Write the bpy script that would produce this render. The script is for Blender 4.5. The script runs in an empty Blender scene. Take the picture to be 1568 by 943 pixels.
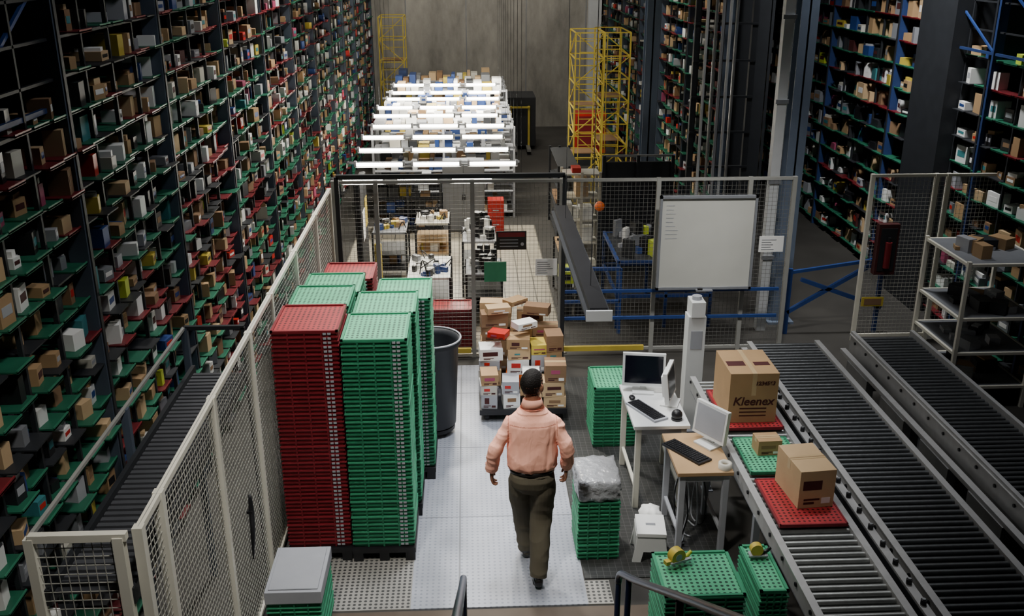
import bpy, math, random
from mathutils import Vector, Matrix, noise, kdtree
random.seed(7)
S=bpy.context.scene
COL=S.collection
R=random.random
def U(a,b): return random.uniform(a,b)

# ---------------------------------------------------------------- materials
def newmat(name):
    m=bpy.data.materials.new(name); m.use_nodes=True
    return m, m.node_tree.nodes, m.node_tree.links, m.node_tree.nodes['Principled BSDF']
def mat(name,col,rough=.6,metal=0,ns=6,na=.25,bump=0,bs=40,spec=.4):
    m,N,L,B=newmat(name)
    tc=N.new('ShaderNodeTexCoord'); nz=N.new('ShaderNodeTexNoise'); nz.inputs['Scale'].default_value=ns; nz.inputs['Detail'].default_value=5
    L.new(tc.outputs['Object'],nz.inputs['Vector'])
    mx=N.new('ShaderNodeMix'); mx.data_type='RGBA'
    c=col
    mx.inputs['A'].default_value=(c[0]*(1-na),c[1]*(1-na),c[2]*(1-na),1)
    mx.inputs['B'].default_value=(min(1,c[0]*(1+na)),min(1,c[1]*(1+na)),min(1,c[2]*(1+na)),1)
    L.new(nz.outputs['Fac'],mx.inputs['Factor']); L.new(mx.outputs['Result'],B.inputs['Base Color'])
    B.inputs['Roughness'].default_value=rough; B.inputs['Metallic'].default_value=metal
    B.inputs['Specular IOR Level'].default_value=spec
    if bump:
        n2=N.new('ShaderNodeTexNoise'); n2.inputs['Scale'].default_value=bs; L.new(tc.outputs['Object'],n2.inputs['Vector'])
        b=N.new('ShaderNodeBump'); b.inputs['Strength'].default_value=bump; b.inputs['Distance'].default_value=.02
        L.new(n2.outputs['Fac'],b.inputs['Height']); L.new(b.outputs['Normal'],B.inputs['Normal'])
    return m
def emat(name,col,st):
    m,N,L,B=newmat(name); B.inputs['Base Color'].default_value=(*col,1)
    B.inputs['Emission Color'].default_value=(*col,1); B.inputs['Emission Strength'].default_value=st
    return m
def dotmat(name,col,dot,scale,rad,rough=.45,metal=0,off=(0,0)):
    m,N,L,B=newmat(name)
    tc=N.new('ShaderNodeTexCoord')
    a=N.new('ShaderNodeVectorMath'); a.operation='MULTIPLY'; a.inputs[1].default_value=(scale,scale,0); L.new(tc.outputs['Object'],a.inputs[0])
    f=N.new('ShaderNodeVectorMath'); f.operation='FRACTION'; L.new(a.outputs[0],f.inputs[0])
    s=N.new('ShaderNodeVectorMath'); s.operation='SUBTRACT'; s.inputs[1].default_value=(.5,.5,0); L.new(f.outputs[0],s.inputs[0])
    l=N.new('ShaderNodeVectorMath'); l.operation='LENGTH'; L.new(s.outputs[0],l.inputs[0])
    t=N.new('ShaderNodeMath'); t.operation='LESS_THAN'; t.inputs[1].default_value=rad; L.new(l.outputs['Value'],t.inputs[0])
    nz=N.new('ShaderNodeTexNoise'); nz.inputs['Scale'].default_value=3; nz.inputs['Detail'].default_value=6; L.new(tc.outputs['Object'],nz.inputs['Vector'])
    m0=N.new('ShaderNodeMix'); m0.data_type='RGBA'; m0.inputs['A'].default_value=(col[0]*.65,col[1]*.65,col[2]*.65,1); m0.inputs['B'].default_value=(col[0]*1.3,col[1]*1.3,col[2]*1.3,1)
    L.new(nz.outputs['Fac'],m0.inputs['Factor'])
    mx=N.new('ShaderNodeMix'); mx.data_type='RGBA'; mx.inputs['B'].default_value=(*dot,1)
    L.new(m0.outputs['Result'],mx.inputs['A']); L.new(t.outputs[0],mx.inputs['Factor']); L.new(mx.outputs['Result'],B.inputs['Base Color'])
    B.inputs['Roughness'].default_value=rough; B.inputs['Metallic'].default_value=metal
    return m
def tilemat(name,c1,c2,mortar,sc,rough=.4):
    m,N,L,B=newmat(name); tc=N.new('ShaderNodeTexCoord'); b=N.new('ShaderNodeTexBrick')
    b.offset=0; b.inputs['Scale'].default_value=sc; b.inputs['Color1'].default_value=(*c1,1); b.inputs['Color2'].default_value=(*c2,1)
    b.inputs['Mortar'].default_value=(*mortar,1); b.inputs['Mortar Size'].default_value=.02; b.inputs['Brick Width'].default_value=.5; b.inputs['Row Height'].default_value=.5
    L.new(tc.outputs['Object'],b.inputs['Vector']); L.new(b.outputs['Color'],B.inputs['Base Color']); B.inputs['Roughness'].default_value=rough
    return m
def wallmat():
    m,N,L,B=newmat('concrete_wall'); tc=N.new('ShaderNodeTexCoord')
    mp=N.new('ShaderNodeMapping'); mp.inputs['Scale'].default_value=(1.0,1.0,.38); L.new(tc.outputs['Object'],mp.inputs['Vector'])
    n=N.new('ShaderNodeTexNoise'); n.inputs['Scale'].default_value=1.3; n.inputs['Detail'].default_value=9; n.inputs['Roughness'].default_value=.7; L.new(mp.outputs[0],n.inputs['Vector'])
    r=N.new('ShaderNodeValToRGB'); r.color_ramp.elements[0].position=.3; r.color_ramp.elements[0].color=(.17,.162,.145,1); r.color_ramp.elements[1].position=.72; r.color_ramp.elements[1].color=(.42,.40,.355,1)
    L.new(n.outputs['Fac'],r.inputs[0]); L.new(r.outputs[0],B.inputs['Base Color']); B.inputs['Roughness'].default_value=.95
    return m
M={}
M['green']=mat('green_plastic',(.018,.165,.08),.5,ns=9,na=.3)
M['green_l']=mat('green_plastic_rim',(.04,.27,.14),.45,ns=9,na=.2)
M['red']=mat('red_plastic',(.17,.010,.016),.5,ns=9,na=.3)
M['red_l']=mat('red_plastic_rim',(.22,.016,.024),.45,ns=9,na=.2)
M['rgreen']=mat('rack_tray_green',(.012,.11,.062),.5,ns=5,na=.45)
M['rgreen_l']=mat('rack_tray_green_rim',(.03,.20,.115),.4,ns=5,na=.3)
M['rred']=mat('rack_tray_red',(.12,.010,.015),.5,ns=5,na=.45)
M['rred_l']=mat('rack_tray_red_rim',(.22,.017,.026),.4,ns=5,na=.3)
M['redb']=mat('bright_red',(.5,.02,.015),.4)
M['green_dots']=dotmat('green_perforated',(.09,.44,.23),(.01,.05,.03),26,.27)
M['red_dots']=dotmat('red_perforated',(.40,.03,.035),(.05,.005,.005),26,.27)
M['tan']=mat('cardboard',(.38,.24,.12),.8,ns=5,na=.18)
M['tan2']=mat('cardboard_light',(.52,.36,.20),.8,ns=5,na=.15)
M['tan3']=mat('cardboard_dark',(.24,.14,.075),.85,ns=5,na=.2)
M['tape']=mat('packing_tape',(.50,.36,.20),.3)
M['white']=mat('white_plastic',(.70,.71,.70),.45,na=.06)
M['paper']=mat('paper_white',(.82,.82,.80),.7,na=.05)
M['cream']=mat('cream_paint',(.55,.53,.46),.5,na=.1)
M['grey']=mat('grey_plastic',(.20,.21,.23),.5,na=.15)
M['lgrey']=mat('light_grey_plastic',(.36,.37,.40),.5,na=.12)
M['slat']=mat('dark_slats',(.06,.062,.07),.45,na=.2)
M['dark']=mat('dark_steel',(.018,.020,.024),.55,na=.3)
M['black']=mat('black_plastic',(.012,.012,.014),.4,na=.3)
M['screen']=mat('screen_glass',(.006,.006,.012),.12,na=.1)
M['blue']=mat('blue_paint',(.022,.055,.20),.45)
M['dblue']=mat('dark_blue_rack_paint',(.018,.04,.13),.5)
M['navy']=mat('navy_paint',(.02,.03,.075),.3,spec=.6)
M['bluegrey']=mat('bluegrey_column_paint',(.15,.19,.26),.45,na=.15)
M['rackpost']=mat('rack_upright_paint',(.07,.09,.125),.5,na=.2)
M['palegrey']=mat('pale_column_paint',(.60,.62,.64),.45,na=.1)
M['yellow']=mat('yellow_paint',(.55,.42,.06),.5)
M['lime']=mat('lime_plastic',(.5,.6,.05),.5)
M['steel']=mat('galvanised_steel',(.40,.41,.42),.38,.8,ns=14,na=.2)
M['alu']=mat('aluminium',(.46,.46,.46),.42,.35,ns=12,na=.18)
M['roller']=mat('roller_steel',(.12,.125,.13),.36,.7,ns=20,na=.3)
M['roller2']=mat('roller_zinc',(.33,.34,.33),.38,.7,ns=20,na=.25)
M['wood']=mat('wood_laminate',(.42,.27,.14),.45,ns=4,na=.2)
M['wire']=mat('fence_wire',(.48,.47,.42),.5,.1,na=.1)
M['wired']=mat('fence_wire_dark',(.18,.18,.17),.5,.3,na=.1)
M['post']=mat('fence_post_paint',(.80,.77,.66),.5,na=.1)
M['postd']=mat('fence_post_dark',(.30,.30,.28),.5,na=.12)
M['floor']=mat('concrete_floor',(.045,.042,.038),.6,ns=1.5,na=.5)
M['plate']=dotmat('steel_floor_plate',(.39,.41,.47),(.26,.28,.33),22,.22,.34,.2)
M['perf']=dotmat('perforated_floor_mat',(.29,.28,.255),(.045,.045,.045),24,.30,.55)
M['mat']=tilemat('rubber_mat',(.026,.027,.026),(.022,.023,.023),(.075,.075,.072),9,.6)
M['tile']=tilemat('floor_tile',(.50,.45,.36),(.44,.40,.32),(.14,.13,.11),2.2,.35)
M['wall']=wallmat()
M['wallside']=mat('side_wall_paint',(.04,.04,.042),.9)
M['brown']=mat('brown_step',(.10,.075,.055),.6)
M['wrap']=mat('plastic_wrap',(.34,.35,.37),.22,bump=.6,bs=25,na=.25,spec=.8)
M['tube']=emat('fluorescent_tube',(1,.95,.83),42)
M['lamp']=emat('lamp_diffuser',(.95,.98,1),4)
M['board']=mat('whiteboard_surface',(.54,.54,.50),.4,ns=3,na=.1)
M['orange']=mat('orange_plastic',(.8,.15,.02),.5)
M['ink']=mat('print_ink',(.06,.012,.012),.7)
M['pink']=mat('printed_magenta',(.35,.06,.13),.6)
M['teal']=mat('printed_teal',(.04,.20,.22),.6)

# ---------------------------------------------------------------- mesh builder
IDM=Matrix.Identity(4)
BF=[(0,3,2,1),(4,5,6,7),(0,1,5,4),(1,2,6,5),(2,3,7,6),(3,0,4,7)]
class MB:
    def __init__(s): s.v=[];s.f=[];s.m=[];s.sm=[];s.mats=[];s.mk={};s.M=IDM
    def mi(s,mt):
        if mt not in s.mk: s.mk[mt]=len(s.mats); s.mats.append(M[mt])
        return s.mk[mt]
    def add(s,vs,fs,mt,smooth=False):
        o=len(s.v); i=s.mi(mt)
        if s.M is IDM: s.v.extend([tuple(p) for p in vs])
        else: s.v.extend([tuple(s.M@Vector(p)) for p in vs])
        for f in fs: s.f.append(tuple([o+k for k in f])); s.m.append(i); s.sm.append(smooth)
    def box(s,x0,x1,y0,y1,z0,z1,mt):
        s.add([(x0,y0,z0),(x1,y0,z0),(x1,y1,z0),(x0,y1,z0),(x0,y0,z1),(x1,y0,z1),(x1,y1,z1),(x0,y1,z1)],BF,mt)
    def rbox(s,cx,cy,z0,w,d,h,ang,mt):
        c,n=math.cos(ang),math.sin(ang)
        q=[(cx+x*c-y*n,cy+x*n+y*c) for x,y in ((-w/2,-d/2),(w/2,-d/2),(w/2,d/2),(-w/2,d/2))]
        s.add([(x,y,z0) for x,y in q]+[(x,y,z0+h) for x,y in q],BF,mt)
    def carton(s,cx,cy,z0,w,d,h,ang=0,mt='tan',tape=True,prints=True):
        old=s.M; s.M=old@Matrix.Translation((cx,cy,z0))@Matrix.Rotation(ang,4,'Z')
        s.box(-w/2,w/2,-d/2,d/2,0,h,mt)
        if tape:
            s.box(-w/2-.001,w/2+.001,-.025,.025,h*.72,h+.002,'tape')
            s.box(-w/2,w/2,-.003,.003,h,h+.003,'tan3')
        if prints:
            k=random.choice(['paper','ink','tan3','redb','teal','ink','tan3','pink'])
            a=U(.2,.42); c=U(.0,.38)
            s.box(-w*a,w*c,-d/2-.0015,-d/2,h*U(.35,.5),h*U(.6,.85),k)
            s.box(-w*.35,-w*.05,-d/2-.001,-d/2,h*.1,h*.16,'ink'); s.box(-w*.35,w*.1,-d/2-.001,-d/2,h*.2,h*.25,'ink')
            s.box(w*.15,w*.4,-d/2-.001,-d/2,h*.1,h*.26,'paper' if R()<.5 else 'ink')
            s.box(w/2,w/2+.0015,-d*.3,d*U(0,.2),h*.3,h*.6,k)
        s.M=old
    def beam(s,p0,p1,w,mt,w2=None):
        p0=Vector(p0);p1=Vector(p1); d=(p1-p0); d.normalize()
        up=Vector((0,0,1)) if abs(d.z)<.95 else Vector((0,1,0))
        a=d.cross(up).normalized(); b=a.cross(d); w2=w2 or w; a*=w/2; b*=w2/2
        vs=[p0-a-b,p0+a-b,p0+a+b,p0-a+b,p1-a-b,p1+a-b,p1+a+b,p1-a+b]
        s.add(vs,[(3,2,1,0),(4,5,6,7),(0,1,5,4),(1,2,6,5),(2,3,7,6),(3,0,4,7)],mt)
    def cyl(s,p0,p1,r,mt,n=10,r1=None,smooth=True):
        p0=Vector(p0);p1=Vector(p1); d=(p1-p0).normalized(); r1=r if r1 is None else r1
        up=Vector((0,0,1)) if abs(d.z)<.95 else Vector((0,1,0)); a=d.cross(up).normalized(); b=a.cross(d)
        vs=[];
        for p,rr in((p0,r),(p1,r1)):
            for k in range(n):
                t=2*math.pi*k/n; vs.append(p+a*rr*math.cos(t)+b*rr*math.sin(t))
        s.add(vs,[(k,(k+1)%n,n+(k+1)%n,n+k) for k in range(n)],mt,smooth)
        s.add(vs[:n],[tuple(range(n))[::-1]],mt); s.add(vs[n:],[tuple(range(n))],mt)
    def tube(s,pts,rads,mt,n=12,sub=4,ref=(0,1,0),smooth=True):
        P=[Vector(p) for p in pts]; Q=[(r,r) if not isinstance(r,tuple) else r for r in rads]
        pp=[];rr=[]
        for i in range(len(P)-1):
            a=P[max(i-1,0)];b=P[i];c=P[i+1];d=P[min(i+2,len(P)-1)]
            for k in range(sub):
                t=k/sub
                pp.append(.5*((2*b)+(c-a)*t+(2*a-5*b+4*c-d)*t*t+(3*b-a-3*c+d)*t**3))
                u=t*t*(3-2*t); rr.append((Q[i][0]*(1-u)+Q[i+1][0]*u,Q[i][1]*(1-u)+Q[i+1][1]*u))
        pp.append(P[-1]);rr.append(Q[-1]); vs=[]; ref=Vector(ref)
        for i,p in enumerate(pp):
            d=(pp[min(i+1,len(pp)-1)]-pp[max(i-1,0)]).normalized()
            a=d.cross(ref).normalized(); b=a.cross(d).normalized()
            for k in range(n):
                t=2*math.pi*k/n; vs.append(p+a*rr[i][0]*math.cos(t)+b*rr[i][1]*math.sin(t))
        fs=[]
        for i in range(len(pp)-1):
            for k in range(n): fs.append((i*n+k,i*n+(k+1)%n,(i+1)*n+(k+1)%n,(i+1)*n+k))
        fs.append(tuple(range(n))[::-1]); fs.append(tuple(range(len(vs)-n,len(vs))))
        s.add(vs,fs,mt,smooth)
    def ball(s,c,r,mt,n=16,fn=None):
        c=Vector(c); r=(r,r,r) if not isinstance(r,tuple) else r; vs=[];m=n//2
        for i in range(m+1):
            th=math.pi*i/m
            for k in range(n):
                ph=2*math.pi*k/n; q=Vector((math.sin(th)*math.cos(ph),math.sin(th)*math.sin(ph),math.cos(th)))
                w=Vector((q.x*r[0],q.y*r[1],q.z*r[2]))
                if fn: w=fn(q,w)
                vs.append(c+w)
        fs=[]
        for i in range(m):
            for k in range(n):
                fs.append((i*n+k,(i+1)*n+k,(i+1)*n+(k+1)%n,i*n+(k+1)%n))
        s.add(vs,fs,mt,True)
    def build(s,name,parent=None,bevel=0,recenter=True):
        xs=[p[0] for p in s.v];ys=[p[1] for p in s.v];zs=[p[2] for p in s.v]
        o=((min(xs)+max(xs))/2,(min(ys)+max(ys))/2,min(zs)) if recenter else (0,0,0)
        me=bpy.data.meshes.new(name); me.from_pydata([(p[0]-o[0],p[1]-o[1],p[2]-o[2]) for p in s.v],[],s.f)
        for mt in s.mats: me.materials.append(mt)
        me.polygons.foreach_set('material_index',s.m); me.polygons.foreach_set('use_smooth',s.sm); me.update()
        ob=bpy.data.objects.new(name,me); COL.objects.link(ob); ob.location=o
        if bevel:
            b=ob.modifiers.new('bevel','BEVEL'); b.width=bevel; b.segments=2; b.limit_method='ANGLE'
        if parent: ob.parent=parent
        return ob

# ---------------------------------------------------------------- room shell
def slab(name,x0,x1,y0,y1,z0,z1,mt):
    b=MB(); b.box(x0,x1,y0,y1,z0,z1,mt); return b.build(name)
slab('floor',-4.5,10,-4,28,-.2,0,'floor')
slab('ceiling',-4.5,10,-4,28,10,10.2,'wallside')
b=MB(); b.box(-4.5,10,28,28.2,0,10,'wall')
for i in range(-2,6): b.box(i*1.65-.012,i*1.65+.012,27.992,28,0,10,'grey')
b.box(3.35,3.7,27.75,28,0,10,'palegrey')
b.build('wall_back')
slab('wall_left',-4.7,-4.5,-4,28,0,10,'wallside')
slab('wall_right',10,10.2,-4,28,0,10,'wallside')
slab('wall_front',-4.5,10,-4.2,-4,0,10,'wallside')
slab('floor_plate_walkway',-.5,.88,6.32,11.0,0,.012,'plate')
b=MB(); b.box(-.13,-.115,6.32,11.0,.012,.0135,'grey')
for yy in (7.6,8.9,10.2): b.box(-.5,.88,yy,yy+.008,.012,.0135,'grey')
b.build('floor_plate_seam')
b=MB(); b.box(-1.58,-.5,6.32,11.0,0,.011,'perf'); b.box(.88,1.08,6.32,6.62,0,.011,'perf'); b.build('perforated_floor_mat')
slab('rubber_floor_mat',.89,2.1,6.65,10.6,0,.01,'mat')
slab('tiled_floor',-2.0,1.2,11.35,17.4,0,.012,'tile')
slab('floor_step',-1.6,1.9,5.6,6.3,0,.006,'brown')

# ---------------------------------------------------------------- storage racks
BOXM=['tan']*9+['tan2']*9+['tan3']*5+['paper']*9+['white']*3+['black']*7+['grey']*5+['lgrey']*4+['blue','blue','redb','lime','yellow','dark','ink','dark','pink','teal','dblue','cream','cream']
def rack(name,xf,dr,y0,y1,z0,z1,pitch=.28,row=.25,depth=.6,skip=None,postmat='rackpost',redbias=.25,seed=1,bw=(.06,.15),bh=.17,post=8):
    random.seed(seed); b=MB(); g=MB()
    X=lambda d: xf+dr*d
    def bx(B,d0,d1,ya,yb,za,zb,mt):
        xa,xb=X(d0),X(d1); B.box(min(xa,xb),max(xa,xb),ya,yb,za,zb,mt)
    bx(b,depth+.02,depth+.06,y0,y1,z0,z1,'dark')
    ny=int((y1-y0)/pitch); nz=int((z1-z0)/row)
    for j in range(0,ny+1):
        y=y0+j*pitch
        if j%post==0:
            bx(b,-.05,.08,y-.04,y+.04,z0,z1,postmat)
            bx(b,-.06,-.05,y-.02,y+.02,z0,z1,'dark')
            bx(b,.08,depth,y-.01,y+.01,z0,z1,'dark')
        elif j%2==0: bx(b,.0,.03,y-.012,y+.012,z0,z1,'dark')
    for k in range(nz):
        z=z0+.12+k*row
        bx(b,.0,.03,y0,y1,z-.03,z-.012,'dark')
        for j in range(ny):
            y=y0+j*pitch
            if skip and skip(y,z): continue
            n=noise.noise(Vector((y*.9,z*2.3,seed*7.1)))+U(-.12,.12)
            mt='rgreen' if n<.18-redbias*.4+.1 else ('rred' if n<.5 else 'dark')
            if R()<.20: mt='dark'
            pr=U(-.10,-.02)
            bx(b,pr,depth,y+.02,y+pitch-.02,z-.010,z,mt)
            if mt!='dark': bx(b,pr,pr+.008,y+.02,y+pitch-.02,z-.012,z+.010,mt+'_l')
            if R()<.93:
                w=min(pitch-.06,U(*bw)); h=U(.06,bh); d=U(.10,.24); m2=random.choice(BOXM)
                xx=X(pr+.04+d/2+U(0,.06)); yy=y+pitch/2+U(-.05,.05); an=U(-.25,.25)
                g.rbox(xx,yy,z+.0005,d,w,h,an,m2)
                if R()<.5: g.rbox(xx,yy,z+h*.35,d+.004,w*.7,h*.35,an,random.choice(['paper','ink','blue','black','tan3','redb','lgrey','teal']))
                if R()<.5 and w<.13: g.rbox(xx,yy+w/2+.04,z+.0005,d*.6,.05,h*U(.4,.9),an,random.choice(BOXM))
                if R()<.15: g.rbox(xx,yy,z+h+.001,d*.8,w*.8,U(.02,.05),an+.2,random.choice(BOXM))
    ob=b.build(name); gg=g.build(name+'_goods'); gg.parent=ob; gg.matrix_parent_inverse=Matrix.Translation(-Vector(ob.location))
    return ob
def brace(ob,x,ys,zs,dy,dz,posts):
    b=MB()
    for y in ys:
        if posts: b.beam((x,y,0.0),(x,y,6.3),.04,'dblue')
        for z in zs: b.beam((x,y,z),(x,y+dy,z+dz),.022,'blue'); b.beam((x,y,z),(x,y+dy,z),.03,'dblue')
    if posts: b.box(6.2,6.75,12.65,13.65,0,6.4,'dark')
    o=b.build('rack_bracing'); o.parent=ob; o.matrix_parent_inverse=Matrix.Translation(-Vector(ob.location))
ob=rack('storage_rack',-2.6,-1,2.2,27.7,0,6.4,seed=3,redbias=.40,pitch=.265,row=.245,skip=lambda y,z:(z>3.8 and y<6.6))
brace(ob,-2.62,(2.4,3.7,5.0),(3.85,4.6,5.4),1.3,.7,False)
rack('storage_rack',3.75,1,14.4,27.7,0,6.4,seed=5,pitch=.30,row=.27)
ob=rack('storage_rack',6.4,1,6.5,27.7,0,6.4,seed=9,pitch=.34,row=.34,redbias=.3,postmat='dblue',bw=(.12,.25),bh=.25,
     skip=lambda y,z:(12.3<y<13.7) or (z>3.6 and y<12.6))
brace(ob,6.32,(7,8.6,10.2,11.8),(3.6,4.5,5.4),1.55,.8,True)

# ---------------------------------------------------------------- fences
def fence(name,p0,p1,h,posts,cell=.05,pm='post',wm='wire',z0=.08,pw=.05,wr=.0035,extra=None):
    b=MB(); p0=Vector((*p0,0));p1=Vector((*p1,0)); d=(p1-p0); L=d.length; d.normalize(); up=Vector((0,0,1))
    for t in posts: q=p0+d*t; b.beam(q,q+up*h,pw,pm)
    for z in (z0,h-.02): b.beam(p0+up*z,p1+up*z,pw*.7,pm)
    n=int(L/cell)
    for i in range(n+1): q=p0+d*(i*L/n); b.beam(q+up*z0,q+up*h,wr,wm)
    k=int((h-z0)/cell)
    for i in range(k+1): z=z0+i*(h-z0)/k; b.beam(p0+up*z,p1+up*z,wr,wm)
    if extra: extra(b)
    return b.build(name)
def strap(b):
    b.tube([(-1.575,6.1,1.18),(-1.57,6.08,1.05),(-1.56,6.02,.92),(-1.57,6.0,.72)],[.012,.02,.017,.006],'black',8)
    b.box(-1.6,-1.56,6.06,6.1,1.05,1.07,'black')
fence('wire_mesh_fence',(-1.62,4.15),(-1.62,11.2),2.18,[0,.33,1.45,2.55,3.4,4.6,5.9,7.05],cell=.045,extra=strap)
b=MB()
for i in range(150):
    y=4.15+i*.058
    if y>6.8: break
    b.box(-2.08,-1.68,y,y+.034,1.80,1.82,'slat')
b.box(-2.1,-2.07,4.1,6.85,1.77,1.86,'dark'); b.box(-1.68,-1.665,4.1,6.85,1.77,1.86,'dark')
b.beam((-2.12,4.1,2.16),(-2.12,6.85,2.16),.02,'postd'); b.beam((-2.12,6.85,2.16),(-1.68,6.85,2.16),.03,'dark')
for y in (4.1,5.5,6.85):
    b.beam((-2.12,y,0),(-2.12,y,2.16),.045,'post' if y<5 else 'rackpost')
b.beam((-1.69,6.85,0),(-1.69,6.85,2.16),.03,'dark')
for z in [.1+.05*i for i in range(42)]: b.beam((-2.12,4.1,z),(-1.7,4.1,z),.0035,'wire')
for i in range(10): b.beam((-2.10+i*.045,4.1,.1),(-2.10+i*.045,4.1,2.16),.0035,'wire')
b.beam((-2.12,4.1,2.16),(-1.66,4.1,2.16),.04,'post'); b.beam((-1.7,4.1,0),(-1.7,4.1,2.16),.05,'post')
b.build('slatted_track_cage')
def cross(b):
    b.box(.32,.68,11.25,11.26,1.40,1.63,'black'); b.box(.34,.66,11.245,11.25,1.56,1.615,'red')
    for z in (1.44,1.48,1.52): b.box(.36,.58,11.246,11.25,z,z+.008,'lgrey')
    b.cyl((.63,11.25,1.47),(.63,11.243,1.47),.02,'lgrey',12)
    b.box(.79,1.05,11.25,11.258,1.07,1.28,'paper')
    for i in range(6): b.box(.81,.81+U(.1,.2),11.247,11.25,1.10+i*.027,1.108+i*.027,'grey')
    b.box(.17,.44,11.25,11.258,1.0,1.25,'green_l')
    b.box(3.5,3.8,11.25,11.258,1.33,1.53,'paper')
    for i in range(5): b.box(3.53,3.53+U(.1,.2),11.247,11.25,1.36+i*.03,1.366+i*.03,'grey')
    b.box(1.15,2.15,11.22,11.26,.08,.14,'yellow'); b.box(-.3,0,11.22,11.26,.08,.14,'yellow')
    b.beam((1.1,11.27,.85),(3.8,11.27,.85),.035,'blue'); b.beam((1.1,11.27,.5),(3.8,11.27,.5),.035,'blue')
fence('cross_aisle_fence',(-1.58,11.3),(3.88,11.3),2.25,[0,.49,1.62,2.68,3.83,4.93,5.46],cell=.05,wr=.003,pm='postd',wm='wired',extra=cross)
fence('wire_mesh_fence',(4.95,11.6),(7.4,11.6),2.2,[0,.8,.95,2.4],cell=.05,wr=.003,pm='post')

# ---------------------------------------------------------------- columns & vertical rails
def hcol(name,x,y,w,mt,h=10):
    b=MB(); b.box(x-w/2,x+w/2,y-w/2,y-w/2+.015,0,h,mt); b.box(x-w/2,x+w/2,y+w/2-.015,y+w/2,0,h,mt); b.box(x-.012,x+.012,y-w/2,y+w/2,0,h,mt)
    b.box(x-w*.8,x+w*.8,y-w*.8,y+w*.8,0,.03,mt); b.build(name)
hcol('steel_column',2.95,16,.22,'bluegrey'); hcol('steel_column',4.2,12.4,.22,'bluegrey')
b=MB(); b.box(3.80,3.92,12.0,12.12,0,10,'palegrey')
for z in range(1,10): b.box(3.78,3.94,11.98,12.0,z,z+.05,'grey')
b.build('pale_column')
b=MB()
for x,m in ((3.30,'palegrey'),(3.42,'steel'),(3.52,'lgrey'),(3.62,'palegrey'),(3.71,'steel')): b.cyl((x,13.8,0),(x,13.8,10),.022,m,8)
for x in (3.2,4.0): b.box(x-.04,x+.04,13.9,13.98,0,10,'dark')
for z in [i*.5+.3 for i in range(18)]: b.box(3.16,4.04,13.88,13.93,z,z+.03,'dark')
b.build('crane_mast_rails')
b=MB()
b.beam((4.15,11.9,.3),(5.3,11.9,1.0),.05,'blue'); b.beam((4.3,11.9,.75),(5.4,11.9,.35),.05,'blue'); b.beam((4.15,11.9,0),(4.15,11.9,.9),.05,'blue'); b.beam((5.35,11.9,0),(5.35,11.9,1.05),.05,'blue')
b.beam((4.15,11.9,.85),(5.35,11.9,1.02),.04,'blue'); b.build('blue_support_frame')

# ---------------------------------------------------------------- yellow access towers
def tower(name,x0,x1,y0,y1,h,n):
    b=MB()
    for x in (x0,x1):
        for y in (y0,y1): b.beam((x,y,0),(x,y,h),.028,'yellow')
    for i in range(n+1):
        z=max(.03,h*i/n)
        for y in (y0,y1): b.beam((x0,y,z),(x1,y,z),.022,'yellow')
        for x in (x0,x1): b.beam((x,y0,z),(x,y1,z),.022,'yellow')
        if i<n:
            z2=h*(i+1)/n; s=i%2
            b.beam((x0 if s else x1,y0,z),(x1 if s else x0,y0,z2),.018,'yellow')
            b.beam((x0,y0 if s else y1,z),(x0,y1 if s else y0,z2),.018,'yellow')
            b.beam((x0,y1,z+(z2-z)*.5),(x1,y1,z+(z2-z)*.5),.014,'yellow')
        if i==2 or i==4: b.box(x0,x1,y0+(y1-y0)*.5,y1,z-.02,z,'tan3')
    k=int(h/.25)
    for i in range(k): b.beam((x0+.08,y0-.03,.2+i*.25),(x0+.36,y0-.03,.2+i*.25),.013,'yellow')
    b.beam((x0+.08,y0-.03,.0),(x0+.08,y0-.03,h),.015,'yellow'); b.beam((x0+.36,y0-.03,0),(x0+.36,y0-.03,h),.015,'yellow')
    b.build(name)
tower('yellow_access_tower',-2.15,-1.55,25,26,3.2,6)
tower('yellow_access_tower',2.05,2.6,18.9,19.9,3.3,7)
tower('yellow_access_tower',2.75,3.3,20.2,21.6,3.2,7)

# ---------------------------------------------------------------- tray stacks
def tray_stack(name,x0,x1,y0,y1,z0,z1,c='green',pitch=.036,pallet=False,top=None,strip=True):
    b=MB(); n=int((z1-z0)/pitch); d=c+'_dots'; cl=c+'_l'
    if pallet:
        b.box(x0-.005,x1+.005,y0-.02,y1+.01,z0-.05,z0-.005,'black')
        for xx in (x0,(x0+x1)/2-.04,x1-.08): b.box(xx,xx+.08,y0-.015,y1,z0-.129,z0-.05,'black')
    for i in range(n):
        z=z0+i*pitch; jx=U(-.003,.003); jy=U(-.003,.003)
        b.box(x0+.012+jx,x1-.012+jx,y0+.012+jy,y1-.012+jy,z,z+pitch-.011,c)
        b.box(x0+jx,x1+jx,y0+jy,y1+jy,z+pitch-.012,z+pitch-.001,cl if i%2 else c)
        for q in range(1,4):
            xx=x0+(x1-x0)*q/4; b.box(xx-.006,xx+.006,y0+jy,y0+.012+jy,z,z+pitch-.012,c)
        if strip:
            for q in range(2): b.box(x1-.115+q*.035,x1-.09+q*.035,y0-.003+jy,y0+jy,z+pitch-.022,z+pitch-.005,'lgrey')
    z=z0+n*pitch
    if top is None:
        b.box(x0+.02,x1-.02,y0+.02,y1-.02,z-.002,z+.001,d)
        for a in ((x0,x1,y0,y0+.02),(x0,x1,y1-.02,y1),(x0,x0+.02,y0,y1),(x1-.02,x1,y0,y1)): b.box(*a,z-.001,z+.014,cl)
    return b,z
def ts(name,*a,**k):
    b,z=tray_stack(name,*a,**k); b.build(name); return z
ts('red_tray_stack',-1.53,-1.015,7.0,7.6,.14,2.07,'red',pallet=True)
ts('green_tray_stack',-1.0,-.49,6.98,7.58,.14,2.0,'green',pallet=True)
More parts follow.
